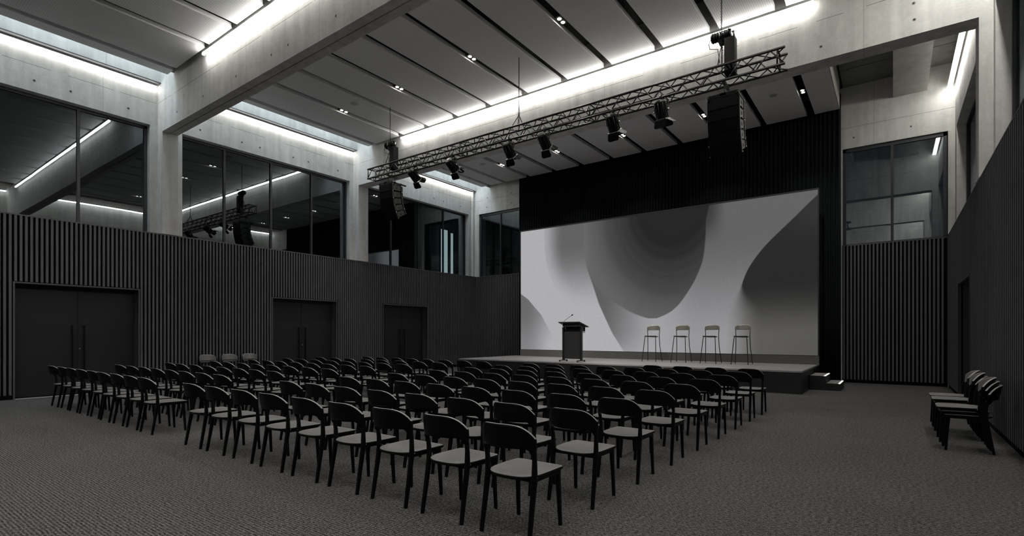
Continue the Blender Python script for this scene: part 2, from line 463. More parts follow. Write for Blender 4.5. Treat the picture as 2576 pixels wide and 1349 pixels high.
for nm, (xa, xb), lab in (('trim_4', (-15.74, -12.6), 'vertical charcoal slats on the end wall left of the stage'),
                          ('trim_5', (-1.24, 1.19), 'vertical charcoal slats on the end wall right of the stage')):
    b = MB(); x = xa + 0.02
    while x < xb - 0.04:
        b.box(x, x + 0.045, YF - 0.05, YF, 0.10, ZS - 0.025, M['slat']); x += 0.0920
    b.box(xa, xb, YF - 0.005, YF + 0.03, 0.0, ZS - 0.02, M['slatback'])
    b.box(xa, xb, YF - 0.055, YF + 0.12, ZS - 0.028, ZS, M['doorframe'])
    tag(b.build(nm), lab, 'panelling', kind='structure')

# ------------------------------------------------------------------ doors
def double_door(i, a, c, x, sgn, label, rec=0.30):
    r = empty('door_%d' % i, (x, (a + c) / 2, 0)); tag(r, label, 'door', kind='structure')
    h = (c - a) / 2; t = sgn
    b = MB()
    b.box(-0.012 * t, rec * t, -h - 0.03, -h, 0, DZ + 0.03, M['doorframe']); b.box(-0.012 * t, rec * t, h, h + 0.03, 0, DZ + 0.03, M['doorframe'])
    b.box(-0.012 * t, rec * t, -h, h, DZ, DZ + 0.03, M['doorframe'])
    b.build('door_frame', r)
    for s in (-1, 1):
        b = MB(); y0, y1 = (0.004, h - 0.002) if s > 0 else (-h + 0.002, -0.004)
        b.box(rec * t, (rec + 0.05) * t, y0, y1, 0.015, DZ - 0.004, M['door']); lf = b.build('door_leaf', r)
        b = MB(); yh = s * 0.115; xh = (rec - 0.07) * t
        b.box(xh - 0.012, xh + 0.012, yh - 0.014, yh + 0.014, 0.40, 1.68, M['black'])
        for z in (0.44, 1.64): b.box(xh, rec * t, yh - 0.01, yh + 0.01, z - 0.01, z + 0.01, M['black'])
        b.build('door_handle', lf)
        if s > 0:
            b = MB(); b.tube([(rec * t, 0.045, 1.10), ((rec - 0.012) * t, 0.045, 1.10)], 0.017, M['silver'], 12); b.build('lock_cylinder', lf)
    b = MB(); b.box((rec + 0.05) * t, (rec + 0.09) * t, -h, h, 0, DZ, M['void']); b.build('door_backing', r)
    b = MB(); b.box(0.0, 0.05 * t, -h, h, 0.0, 0.012, M['threshold']); b.build('threshold', r)
    return r
double_door(1, *DOORS[0], XS, -1, 'nearest charcoal double door in the left slatted wall')
double_door(2, *DOORS[1], XS, -1, 'middle charcoal double door in the left slatted wall')
double_door(3, *DOORS[2], XS, -1, 'charcoal double door in the left wall nearest the stage')
double_door(4, *RD[0], 1.20, 1, 'deep dark doorway in the right slatted wall', rec=0.5)

# ------------------------------------------------------------------ windows
wn = [0]
def window_y(x, sgn, y0, y1, mull, label, fw=0.07, rec=0.22):
    wn[0] += 1
    r = empty('window_%d' % wn[0], (x, (y0 + y1) / 2, ZS)); tag(r, label, 'window', kind='structure')
    ox, oy = x, (y0 + y1) / 2
    def loc(o): return o
    xf = rec * sgn; d = 0.07 * sgn; h0, h1 = y0 - oy, y1 - oy; H = ZW - ZS
    b = MB(); m = M['frame']
    b.box(xf, xf + d, h0, h0 + fw, 0, H, m); b.box(xf, xf + d, h1 - fw, h1, 0, H, m)
    b.box(xf, xf + d, h0, h1, H - fw, H, m); b.box(xf, xf + d, h0, h1, 0, 0.035, m)
    b.build('window_frame', r)
    for q in mull:
        b = MB(); b.box(xf, xf + d, q - oy - 0.03, q - oy + 0.03, 0.035, H - fw, m); b.build('mullion', r)
    b = MB(); xx = xf + d * 0.6
    b.add([(xx, h0 + fw, 0.035), (xx, h1 - fw, 0.035), (xx, h1 - fw, H - fw), (xx, h0 + fw, H - fw)], [(0, 1, 2, 3) if sgn < 0 else (3, 2, 1, 0)], M['glass'])
    b.build('window_glass', r, recalc=False)
window_y(XL, -1, -0.42, 5.42, [2.5, 3.96, 1.04], 'nearest high window in the left wall reflecting a beam')
window_y(XL, -1, 6.20, 11.74, [7.43, 8.88, 10.33], 'middle high window in the left wall reflecting the truss')
window_y(XL, -1, 12.50, 18.32, [13.85, 15.35, 16.85], 'high window in the left wall nearest the stage')
window_y(XL, -1, -7.05, -0.95, [-5.5, -4.0, -2.5], 'high left window behind the camera')
window_y(XR, 1, -0.42, 5.42, [1.5, 3.5], 'high window in the right wall beside the camera')
window_y(XR, 1, 6.10, 11.70, [8.0, 9.9], 'high right wall window in the middle bay')
window_y(XR, 1, 12.45, 18.25, [14.4, 16.3], 'high window in the right wall nearest the stage')
window_y(XR, 1, -7.05, -0.95, [-5.0, -3.0], 'high right window behind the camera')
def window_x(x0, x1, mull, label, fw=0.075):
    wn[0] += 1
    ox = (x0 + x1) / 2
    r = empty('window_%d' % wn[0], (ox, YF, ZS)); tag(r, label, 'window', kind='structure')
    a, c = x0 - ox, x1 - ox; H = ZW - ZS; b = MB(); m = M['frame']; y0, y1 = 0.06, 0.13
    b.box(a, a + fw, y0, y1, 0, H, m); b.box(c - fw, c, y0, y1, 0, H, m); b.box(a, c, y0, y1, H - fw * 1.4, H, m); b.box(a, c, y0, y1, 0, 0.035, m)
    b.build('window_frame', r)
    for q in mull:
        b = MB(); b.box(q - ox - 0.035, q - ox + 0.035, y0, y1, 0.035, H - fw * 1.4, m); b.build('mullion', r)
    b = MB(); yy = 0.10
    b.add([(a + fw, yy, 0.035), (c - fw, yy, 0.035), (c - fw, yy, H - fw * 1.4), (a + fw, yy, H - fw * 1.4)], [(0, 1, 2, 3)], M['glass'])
    b.build('window_glass', r, recalc=False)
window_x(-15.58, -13.22, [-14.38], 'high window in the end wall left of the stage')
window_x(-1.225, 1.20, [-0.02], 'high window in the end wall right of the stage')

# corridor seen through the left glazing
r = empty('corridor_window', (-19.0, 19.95, 4.4)); tag(r, 'tall narrow lit pane seen through the left glazing nearest the stage', 'window')
b = MB(); b.box(-0.02, 0.02, -0.42, 0.10, 0.0, 2.55, M['corr']); b.build('lit_pane', r)
b = MB(); b.box(-0.02, 0.02, 0.32, 0.52, 0.0, 2.45, M['corr']); b.build('lit_pane', r)
b = MB(); b.box(-0.04, 0.04, 0.10, 0.32, -0.1, 2.75, M['frame']); b.box(-0.04, 0.04, -0.50, -0.42, -0.1, 2.75, M['frame']); b.box(-0.04, 0.04, 0.52, 0.6, -0.1, 2.75, M['frame']); b.build('pane_frame', r)
b = MB(); b.box(-19.3, -19.2, -8, 24, 0, 8.5, M['void']); b.box(-19.2, XL - 0.56, 23.9, 24, 0, 8.5, M['void'])
tag(b.build('wall_outer'), 'dark corridor wall outside the left glazing', 'wall', kind='structure')

# ------------------------------------------------------------------ ceiling panels
def panels(bay, y0, y1, gaps, x_start, x_end, last_side=False):
    edges = [x_start] + [v for g in gaps for v in g] + [x_end]
    k = 0; n = len(edges) // 2
    for i in range(0, len(edges), 2):
        a, c = edges[i], edges[i + 1]; k += 1
        b = MB()
        b.box(a, c, y0, y1, ZP, ZP + 0.012, M['panel'])
        lip = 0.012; H = 0.10
        b.box(a, a + lip, y0, y1, ZP + 0.012, ZP + H, M['panel']); b.box(c - lip, c, y0, y1, ZP + 0.012, ZP + H, M['panel'])
        b.box(a, c, y0, y0 + lip, ZP + 0.012, ZP + H, M['panel']); b.box(a, c, y1 - lip, y1, ZP + 0.012, ZP + H, M['panel'])
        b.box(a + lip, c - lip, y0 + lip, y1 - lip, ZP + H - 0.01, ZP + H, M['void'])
        o = b.build('ceiling_panel')
        narrow = 'narrow ' if i == 0 else ''
        tag(o, '%sgrey perforated ceiling panel, %s from the left in the %s bay' % (narrow, ORD[k] , bay) if k < n else
            'grey perforated ceiling panel at the right end of the %s bay' % bay, 'ceiling panel', 'grey perforated ceiling panels')
        if k == n and last_side:
            s = MB(); s.box(c, c + 0.02, y0, y1, ZP, ZC, M['plainpanel']); s.build('side_fascia', o)
PE = 0.15
g1 = [(-14.60, -14.42), (-12.84, -12.62), (-11.55, -11.33), (-10.24, -10.02), (-8.93, -8.73), (-7.63, -7.43), (-6.33, -6.13), (-5.03, -4.83), (-3.73, -3.53), (-2.43, -2.23)]
g2 = [(-14.72, -14.52), (-13.34, -13.12), (-12.13, -11.93), (-10.88, -10.67), (-9.59, -9.39), (-8.29, -8.09), (-7.03, -6.83), (-5.80, -5.57), (-4.49, -4.28), (-3.24, -3.04), (-1.95, -1.74)]
g3 = [(-14.60, -14.42), (-13.76, -13.56), (-12.50, -12.29), (-11.22, -11.01), (-9.97, -9.76), (-8.67, -8.48), (-7.39, -7.19), (-6.07, -5.87), (-4.75, -4.55), (-3.40, -3.22), (-2.11, -1.90)]
panels('near', -0.55 + 0.1, 5.6 - PE, g1, -14.95, -1.29, True)
panels('middle', 5.98 + 0.1, 11.89 - PE, g2, -14.95, -1.29, True)
panels('stage', 12.32 + 0.05, 18.02, g3, -14.95, -1.29, True)
panels('rear', -7.05 + 0.1, -0.95 - PE, g1, -14.95, -1.29, True)
# plain closed panels on the right hand side of every bay
for y0, y1, nm in ((-0.55, 5.6, 'near'), (5.98, 11.89, 'middle'), (12.32, YF, 'stage'), (-7.05, -0.95, 'rear')):
    b = MB(); b.box(0.0, 0.77, y0, y1, ZP + 0.2, ZC, M['plainpanel'])
    tag(b.build('ceiling_panel'), 'broad plain boxed ceiling panel at the right of the %s bay' % nm, 'ceiling panel', 'plain boxed ceiling panels')

# ------------------------------------------------------------------ linear lights
def strip_x(y, x0, x1, label):
    """along a beam, at the near side of it"""
    r = empty('linear_light', ((x0 + x1) / 2, y, ZP - 0.045)); tag(r, label, 'light', 'linear lights along the beams')
    h = (x1 - x0) / 2
    b = MB(); b.box(-h, h, -0.024, 0.022, -0.045, 0.0, M['strip']); b.build('diffuser', r)
    b = MB(); b.box(-h, h, -0.027, 0.026, 0.0, 0.05, M['rim']); b.box(-h, h, 0.0225, 0.0265, -0.020, 0.05, M['rim']); b.build('housing', r)
strip_x(5.6 - 0.10, -13.05, -0.9, 'bright white strip light along the nearer concrete beam')
strip_x(11.89 - 0.10, -13.29, -1.27, 'long bright strip light along the beam behind the truss')
strip_x(-0.95 - 0.10, -13.05, -0.9, 'bright strip light along the beam behind the camera')
strip_x(-7.45 - 0.10, -13.05, -0.9, 'strip light along the rearmost beam')
def strip_y(x, sgn, y0, y1, z, wdt, label, mat='strip2'):
    r = empty('linear_light', (x, (y0 + y1) / 2, z)); tag(r, label, 'light', 'linear lights along the walls')
    h = (y1 - y0) / 2
    b = MB(); b.box(0, wdt * sgn, -h, h, -0.03, 0.0, M[mat]); b.build('diffuser', r)
    b = MB(); b.box(-0.006 * sgn, (wdt + 0.006) * sgn, -h, h, 0.0, 0.04, M['rim']); b.build('housing', r)
for (y0, y1), nm in (((-0.5, 5.55), 'nearest bay'), ((6.02, 11.85), 'middle bay'), ((12.36, 18.5), 'stage bay'), ((-7.0, -1.0), 'rear bay')):
    strip_y(XL + 0.015, 1, y0, y1, ZP + 0.01, 0.05, 'strip light under the skylight on the left wall, %s' % nm)
    strip_y(1.30, -1, y0, y1, ZP + 0.12, 0.10, 'wide strip light at the head of the right wall, %s' % nm, 'strip4' if y0 > 12 else 'strip3')

# ------------------------------------------------------------------ downlights
spot = bpy.data.lights.new('downlight', 'SPOT'); spot.energy = DOWN_W; spot.spot_size = math.radians(105); spot.spot_blend = 0.8
spot.shadow_soft_size = 0.05; spot.color = (1.0, 0.955, 0.90)
def downlight(x, y, label, grp):
    r = empty('downlight', (x, y, ZP + 0.03)); tag(r, label, 'light', grp)
    b = MB(); b.box(-0.07, 0.07, -0.16, 0.16, 0.0, 0.11, M['housing']); b.build('housing', r)
    for s in (-1, 1):
        b = MB(); n = 12
        vs = [(0.042 * math.cos(2 * PI * k / n), s * 0.075 + 0.042 * math.sin(2 * PI * k / n), -0.004) for k in range(n)]
        b.add(vs + [(v[0], v[1], 0.0) for v in vs], [tuple(range(n))] + [(k, (k + 1) % n, n + (k + 1) % n, n + k) for k in range(n)], M['dled'])
        b.build('lamp', r)
    l = bpy.data.objects.new('beam_source', spot); COL.objects.link(l); l.parent = r; l.location = (0, 0, -0.03)
for i, x in enumerate((-13.23, -10.78, -8.19, -5.69, -3.14)):
    downlight(x, 9.5, 'twin downlight in a ceiling gap of the middle bay, %s from the left' % ORD[i + 1], 'twin downlights in the middle bay')
for i, x in enumerate((-12.40, -9.87, -7.29, -4.65, -2.0)):
    downlight(x, 16.2, 'twin downlight in a ceiling gap over the stage, %s from the left' % ORD[i + 1], 'twin downlights over the stage')
for i, x in enumerate((-12.73, -10.13, -7.53, -4.93, -2.33)):
    downlight(x, 1.0, 'twin downlight overhead in the near bay, %s from the left' % ORD[i + 1], 'twin downlights in the near bay')
    downlight(x, -4.0, 'twin downlight behind the camera, %s from the left' % ORD[i + 1], 'twin downlights behind the camera')

for (x, y, lab) in ((-12.5, 9.33, 'round detector disc on a ceiling panel, middle bay'), (-12.9, 15.6, 'small round disc on a ceiling panel over the stage, left'), (-2.68, 15.9, 'round disc on a ceiling panel above the stage, right')):
    b = MB(); n = 24
    b.loft([[(x + r_ * math.cos(2 * PI * k / n), y + r_ * math.sin(2 * PI * k / n), z) for k in range(n)] for r_, z in ((0.10, ZP), (0.10, ZP - 0.012), (0.085, ZP - 0.016))], M['rim'], False)
    tag(b.build('ceiling_speaker'), lab, 'ceiling speaker', 'round discs on the ceiling')

# ------------------------------------------------------------------ stage, steps, curtain
SX0, SX1, SY0, SZ = -12.9, -1.77, 14.23, 0.56
r = empty('stage', ((SX0 + SX1) / 2, (SY0 + 17.95) / 2, 0)); tag(r, 'low black stage with grey deck in front of the screen', 'stage')
ox, oy = r.location[0], r.location[1]
b = MB(); b.box(SX0 - ox, SX1 - ox, SY0 - oy, 17.85 - oy, SZ - 0.04, SZ, M['stagetop']); b.build('deck', r)
b = MB(); b.box(SX0 + 0.01 - ox, -7.965 - ox, SY0 + 0.01 - oy, 17.84 - oy, 0, SZ - 0.04, M['stageface']); b.box(-7.955 - ox, SX1 - 0.01 - ox, SY0 + 0.01 - oy, 17.84 - oy, 0, SZ - 0.04, M['stageface']); b.build('skirt', r)
r = empty('stage_steps', (-1.42, 16.2, 0)); tag(r, 'two dark steps with pale nosings at the right side of the stage', 'steps')
for (x0, x1, z, y0, y1) in ((-0.345, 0.02, 0.375, -0.58, 0.58), (0.02, 0.34, 0.19, -0.58, 0.58)):
    b = MB(); b.box(x0, x1, y0, y1, 0, z - 0.01, M['stageface']); s = b.build('step', r)
    b = MB(); b.box(x0 + 0.01, x1 - 0.055, y0 + 0.02, y1 - 0.02, z - 0.01, z, M['stagetop']); b.build('tread', s)
    b = MB(); b.box(x1 - 0.05, x1 - 0.008, y0 + 0.02, y1 - 0.02, z - 0.01, z + 0.002, M['nosing']); b.build('nosing', s)

b = MB(); X0, X1, yc = -12.98, -1.25, 18.15
n = 1300; zs = [0.02, 2.0, 4.0, 6.0, ZP + 0.5]
cols = []
for i in range(n + 1):
    x = X0 + (X1 - X0) * i / n
    ph = 2 * PI * x / 0.115 + 0.8 * math.sin(x * 2.7) + 0.5 * math.sin(x * 7.1)
    cols.append((x, yc + 0.036 * math.sin(ph) + 0.012 * math.sin(ph * 2 + 1)))
vs = []; fs = []
for j, z in enumerate(zs):
    for (x, y) in cols: vs.append((x, y, z))
for j in range(len(zs) - 1):
    for i in range(n): fs.append((j * (n + 1) + i, j * (n + 1) + i + 1, (j + 1) * (n + 1) + i + 1, (j + 1) * (n + 1) + i))
b.add(vs, fs, M['curtain'], True)
o = b.build('curtain'); tag(o, 'tall black pleated stage curtain behind the screen', 'curtain')
so = o.modifiers.new('thickness', 'SOLIDIFY'); so.thickness = 0.006

# ------------------------------------------------------------------ LED screen with its abstract picture
def smooth(e0, e1, v):
    t = np.clip((v - e0) / (e1 - e0 + 1e-9), 0, 1); return t * t * (3 - 2 * t)
def screen_picture(NX, NZ, W, H):
    s, z = np.meshgrid(np.linspace(0, W, NX), np.linspace(0, H, NZ))
    px = W / NX * 1.3
    def curve(pts):       # s as a function of z, corners rounded off
        p = sorted((q[1], q[0]) for q in pts); zz_ = np.linspace(-1, H + 1, 700)
        x0, x1 = p[0], p[-1]; sl0 = (p[1][1] - x0[1]) / (p[1][0] - x0[0] + 1e-9); sl1 = (x1[1] - p[-2][1]) / (x1[0] - p[-2][0] + 1e-9)
        y_ = np.interp(zz_, [a[0] for a in p], [a[1] for a in p])
        y_ = np.where(zz_ < x0[0], x0[1] + np.clip(sl0, -3, 3) * (zz_ - x0[0]), y_); y_ = np.where(zz_ > x1[0], x1[1] + np.clip(sl1, -3, 3) * (zz_ - x1[0]), y_)
        kz = np.hanning(47); kz /= kz.sum(); y_ = np.convolve(np.pad(y_, 23, 'edge'), kz, 'valid')
        return np.interp(z, zz_, y_)
    def fcurve(pts):      # z as a function of s
        p = sorted(pts); return np.interp(s, [a[0] for a in p], [a[1] for a in p])
    g = np.full(s.shape, 172.0)
    # picture grows darker grey towards the right
    g -= 76 * smooth(4.8, 7.4, s) * (0.33 + 0.67 * smooth(0.3, 3.9, z))
    # soft U on the left
    e = curve([(1.12, 4.87), (1.15, 4.02), (1.24, 3.4), (1.42, 2.9), (1.66, 2.46), (2.05, 2.0), (2.52, 1.68), (3.3, 1.3)])
    d = s - e
    A = smooth(0, 0.06, d) * (0.15 + 0.85 * smooth(0.0, 0.9, d)) * smooth(1.5, 4.2, z)
    g = g - A * (g - 96) * (1 - smooth(5.0, 6.6, s))
    # sheet right of the long sharp edge
    e = curve([(2.88, 4.87), (2.92, 4.3), (2.97, 3.75), (3.10, 3.11), (3.34, 2.47), (3.60, 1.74), (3.86, 1.21), (4.12, 0.69), (4.52, 0.1), (4.6, 0)])
    d = s - e
    B = smooth(-px, px, d) * (1 - smooth(4.9, 7.0, s))
    tone = 92 + 62 * smooth(0.0, 2.6, d + (1.9 - z) * 0.75)
    sheet = np.minimum(tone, 165 - 20 * smooth(5, 9, s))
    fade = 1 - smooth(0.2, 1.4, 1.0 - z) * 0.6
    g = g * (1 - B * fade) + (B * fade) * sheet
    # the hanging U itself
    er = curve([(7.62, 4.87), (7.51, 4.45), (7.49, 3.9), (7.45, 3.41), (7.39, 3.05), (7.28, 2.75), (7.12, 2.4), (6.91, 2.06), (6.72, 1.78), (6.48, 1.51), (6.18, 1.3), (5.81, 1.18)])
    el = curve([(2.92, 4.87), (2.96, 3.75), (3.12, 3.11), (3.32, 2.65), (3.6, 2.26), (3.95, 1.95), (4.37, 1.71), (4.85, 1.42), (5.34, 1.21), (5.6, 1.18)])
    top = np.where(z > 1.18, 1.0, 0.0)
    inR = smooth(px, -px, s - er); inL = smooth(-px * 3, px * 3, s - el)
    U = inR * inL * top
    cx, cz = 6.35, 5.3
    rr = np.sqrt(((s - cx) / 1.0) ** 2 + ((z - cz) / 1.28) ** 2)
    u = 31 + 66 * smooth(1.0, 3.6, rr) 
    u += 5 * np.sin(rr * 9.0 + 0.6) * smooth(0.9, 1.6, rr) * (1 - smooth(2.2, 3.0, rr))
    u += 9 * smooth(1.62, 1.75, rr) * (1 - smooth(1.75, 2.3, rr)) - 6 * smooth(1.40, 1.55, rr) * (1 - smooth(1.55, 1.62, rr))
    u -= 6 * smooth(2.02, 2.1, rr) * (1 - smooth(2.1, 2.5, rr))
    u += 14 * smooth(3.3, 2.6, s + 0.4 * (4 - z) * -0.3)
    g = g * (1 - U) + U * u
    # soft dark tone just right of the U at the top
    T = smooth(8.2, 7.5, s) * smooth(3.4, 4.8, z) * (1 - U) * np.where(s > er, 1, 0)
    g = g - T * (g - 48) * 0.9
    # quarter disc, bottom left
    e = fcurve([(-0.1, 2.35), (0.0, 2.30), (0.37, 2.06), (0.63, 1.79), (1.0, 1.42), (1.36, 0.85), (1.6, 0.45), (1.78, 0.0), (2.0, -0.6)])
    Q = smooth(px, -px, z - e)
    q = 104 + 50 * smooth(0.2, 1.7, s) + 24 * smooth(1.6, 0.0, z)
    g = np.where(s < 2.0, g * (1 - Q) + Q * np.minimum(q, g), g)
    # dark form, right
    e = curve([(10.68, 4.72), (10.39, 4.45), (10.12, 4.18), (9.78, 3.86), (9.43, 3.53), (9.2, 3.28), (9.0, 3.02), (8.82, 2.75), (8.7, 2.49), (8.6, 2.2), (8.54, 1.9), (8.50, 1.5), (8.45, 1.0), (8.4, 0)])
    soft = 0.02 + 0.75 * smooth(2.3, 1.2, z)
    R = smooth(-soft * 0.5, soft, s - e)
    k = 37 + 9 * smooth(9.5, 10.7, s) * smooth(3.2, 4.2, z) + 52 * smooth(2.3, 0.5, z) - 6 * smooth(1.3, 0, z) * smooth(9.0, 10.6, s)
    g = g * (1 - R) + R * k
    rng = np.random.RandomState(3)
    g = g * (1 + 0.02 * rng.randn(*g.shape))
    lin = (np.clip(g, 0, 255) / 255.0); lin = np.where(lin <= 0.04045, lin / 12.92, ((lin + 0.055) / 1.055) ** 2.4)
    tint = np.stack([lin * 1.0, lin * 0.985, lin * 1.02], -1)
    warm = (R * smooth(2.6, 1.2, z))[..., None]
    tint = tint * (1 - warm) + warm * np.stack([lin * 1.02, lin * 1.0, lin * 0.93], -1)
    return tint
W, H, YS = 10.70, 4.88, 17.60
r = empty('led_screen', (-12.48 + W / 2, YS, SZ)); tag(r, 'large LED video wall showing grey flowing shapes, standing on the stage', 'screen')
NX, NZ = 680, 300
me = bpy.data.meshes.new('display')
xs = np.linspace(-W / 2, W / 2, NX); zz = np.linspace(0.27, 0.27 + H, NZ)
gx, gz = np.meshgrid(xs, zz)
co_ = np.stack([gx, np.full(gx.shape, -0.012), gz], -1).reshape(-1, 3)
idx = np.arange(NX * NZ).reshape(NZ, NX)
fc = np.stack([idx[:-1, :-1], idx[:-1, 1:], idx[1:, 1:], idx[1:, :-1]], -1).reshape(-1, 4)
me.vertices.add(len(co_)); me.vertices.foreach_set('co', co_.ravel())
me.loops.add(len(fc) * 4); me.loops.foreach_set('vertex_index', fc.ravel())
me.polygons.add(len(fc)); me.polygons.foreach_set('loop_start', np.arange(0, len(fc) * 4, 4)); me.polygons.foreach_set('loop_total', np.full(len(fc), 4))
me.update(calc_edges=True)
pic = screen_picture(NX, NZ, W, H).reshape(-1, 3)
at = me.attributes.new('picture', 'FLOAT_COLOR', 'POINT')
at.data.foreach_set('color', np.concatenate([pic, np.ones((len(pic), 1))], 1).ravel())
m = bpy.data.materials.new('video_wall_picture'); m.use_nodes = True; t = m.node_tree
bs = t.nodes['Principled BSDF']; an = t.nodes.new('ShaderNodeAttribute'); an.attribute_name = 'picture'
bs.inputs['Base Color'].default_value = (0.01, 0.01, 0.01, 1); bs.inputs['Roughness'].default_value = 0.6; bs.inputs['Specular IOR Level'].default_value = 0.1
t.links.new(an.outputs['Color'], bs.inputs['Emission Color']); bs.inputs['Emission Strength'].default_value = SCREEN_E
me.materials.append(m)
o = bpy.data.objects.new('display', me); COL.objects.link(o); o.parent = r
b = MB(); hw = W / 2; f = 0.035
b.box(-hw - f, hw + f, 0.0, 0.10, 0.0, 0.27 + H + f, M['black'])
for (x0, x1, z0, z1) in ((-hw - f, -hw, 0.27, 0.27 + H), (hw, hw + f, 0.27, 0.27 + H), (-hw - f, hw + f, 0.27 + H, 0.27 + H + 0.05), (-hw - f, hw + f, 0.255, 0.27)):
    b.box(x0, x1, -0.02, 0.0, z0, z1, M['frame'])
b.build('screen_frame', r)
b = MB(); b.box(-hw - f, hw + f, -0.018, 0.0, 0.0, 0.254, M['screenbase']); b.build('plinth', r)

# ------------------------------------------------------------------ lectern
r = empty('lectern', (-8.45, 14.8, SZ)); tag(r, 'black lectern with gooseneck microphone standing on the stage', 'lectern')
for s in (-1, 1):
    b = MB(); b.box(s * 0.33 - 0.03, s * 0.33 + 0.03, -0.02, 0.06, 0.05, 1.13, M['metal']); p = b.build('post', r)
    b = MB(); x = s * 0.33
    b.bar([(x, -0.0, 0.03), (x, 0.0, 0.055)], 0.05, 0.50, M['metal'])
    for yy in (-0.23, 0.23): b.tube([(x, yy, 0.0), (x, yy, 0.03)], 0.025, M['metal'], 10)
    b.build('foot', r)
b = MB(); b.box(-0.30, 0.30, 0.0, 0.03, 0.09, 0.98, M['lecternpanel']); b.build('front_panel', r)
b = MB(); b.box(-0.30, 0.30, 0.0, 0.34, 0.98, 1.10, M['black']); b.box(-0.30, 0.30, 0.02, 0.34, 0.94, 0.955, M['black']); b.build('shelf', r)
b = MB(); b.tube([(-0.24, 0.005, 1.05), (-0.24, -0.008, 1.05)], 0.012, M['silver'], 10); b.build('lock', r)
b = MB()
mt = Matrix.Translation((0, 0.0, 1.25)) @ Matrix.Rotation(math.radians(-13.5), 4, 'X')
b.box(-0.39, 0.39, -0.22, 0.42, -0.03, 0.0, M['lectern'], mt); b.box(-0.30, 0.30, -0.08, 0.36, -0.12, -0.03, M['lectern'], mt)
b.build('desk_top', r)
b = MB(); pts = []
for k in range(13):
    q = k / 12.0
    pts.append((-0.30 + 0.20 * max(0, q - 0.25) ** 1.0 * 1.35, -0.05 + 0.18 * q, 1.22 + 0.10 * min(1, q * 3) + 0.24 * max(0, q - 0.2)))
b.tube(pts, 0.006, M['metal'], 8); b.tube([pts[0], (pts[0][0], pts[0][1], pts[0][2] + 0.03)], 0.02, M['metal'], 10)
b.build('gooseneck', r)
b = MB(); e = Vector(pts[-1]); d = (Vector(pts[-1]) - Vector(pts[-2])).normalized()
b.tube([e, e + d * 0.015, e + d * 0.05, e + d * 0.065], [0.010, 0.019, 0.019, 0.008], M['black'], 12); b.build('microphone', r)

# ------------------------------------------------------------------ the stacking chair
def seat_outline(w=0.215, yf=0.255, yr=-0.235, n=40, inset=0.0):
    pts = []; c = 0.035
    w -= inset; yf -= inset; yr += inset
    pts += [(-w + c, yf), (w - c, yf)]
    for a in (60, 30, 0): pts.append((w - c + c * math.cos(math.radians(a)), yf - c + c * math.sin(math.radians(a))))
    pts.append((w + 0.003, 0.05))
    for k in range(17):
        a = -PI * k / 16
        ex = 0.78
        ca, sa = math.cos(a), math.sin(a)
        pts.append((math.copysign(abs(ca) ** ex, ca) * w, -0.02 + (abs(sa) ** ex) * (yr + 0.02)))
    pts.append((-w - 0.003, 0.05))
    for a in (180, 150, 120): pts.append((-w + c + c * math.cos(math.radians(a)), yf - c + c * math.sin(math.radians(a))))
    return pts
def seat_z(x, y): return 0.452 - 0.012 * (1 - (x / 0.23) ** 2) * max(0.0, 1 - ((y - 0.0) / 0.26) ** 2) - 0.006 * max(0, y - 0.17) / 0.08
def plate(b, outline, z_top, thick, mat, bev=0.004):
    rings = []
    cx = sum(p[0] for p in outline) / len(outline); cy = sum(p[1] for p in outline) / len(outline)
    def sc(f, dz, base): return [(cx + (x - cx) * f, cy + (y - cy) * f, z_top(cx + (x - cx) * f, cy + (y - cy) * f) + dz) for x, y in outline]
    rings.append(sc(0.97, -thick, 0)); rings.append(sc(1.0, -thick * 0.55, 0)); rings.append(sc(1.0, -bev, 0)); rings.append(sc(0.985, 0, 0))
    for f in (0.8, 0.6, 0.4, 0.2, 0.02): rings.append(sc(f, 0, 0))
    b.loft(rings, mat, True)
def back_shell(b, mat, front=None, W0=0.236, zt=0.828, zb=0.655, y0=-0.155, bow=0.085, lean=0.20, th=0.011, stile=0.60, n=28, zref=0.455, drop=0.105):
    m = 9; F = []; Bk = []
    for i in range(n + 1):
        q = -1 + 2 * i / n; aq = abs(q)
        x = q * W0
        top = zt - drop * aq ** 4.5
        bot = zb - (zb - stile) * smoothstep((aq - 0.80) / 0.17)
        for j in range(m + 1):
            z = bot + (top - bot) * j / m
            y = y0 - bow * (1 - aq ** 2.4) - lean * max(0, z - zref) * (0.35 + 0.65 * (1 - aq ** 2)) 
            xx = x * (1 - 0.05 * max(0, (zb - z)) / 0.06)
            F.append((xx, y + th * (1 - 0.3 * (j == m)), z)); Bk.append((xx, y - th, z))
    N = len(F); fs = []; ff = []; tp = []
    for i in range(n):
        for j in range(m):
            a = i * (m + 1) + j; c = a + m + 1
            (ff if (front and 0 < i < n - 1) else fs).append((a, a + 1, c + 1, c)); fs.append((N + a, N + c, N + c + 1, N + a + 1))
    for i in range(n):
        a = i * (m + 1); c = a + m + 1
        fs.append((a, c, N + c, N + a)); (tp if front else fs).append((a + m, N + a + m, N + c + m, c + m))
    for j in range(m):
        fs.append((j, N + j, N + j + 1, j + 1)); a = n * (m + 1) + j
        fs.append((a, a + 1, N + a + 1, N + a))
    b.add(F + Bk, fs, mat, True)
    if ff:
        k0 = len(b.v) - 2 * N; k = b.mi(front)
        for f in ff: b.f.append([k0 + q for q in f]); b.m.append(k); b.sm.append(True)
        k = b.mi(M['edge'])  # top edge: highlight from overhead put into the colour
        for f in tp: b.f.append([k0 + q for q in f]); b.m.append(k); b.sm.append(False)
def smoothstep(t):
    t = max(0.0, min(1.0, t)); return t * t * (3 - 2 * t)

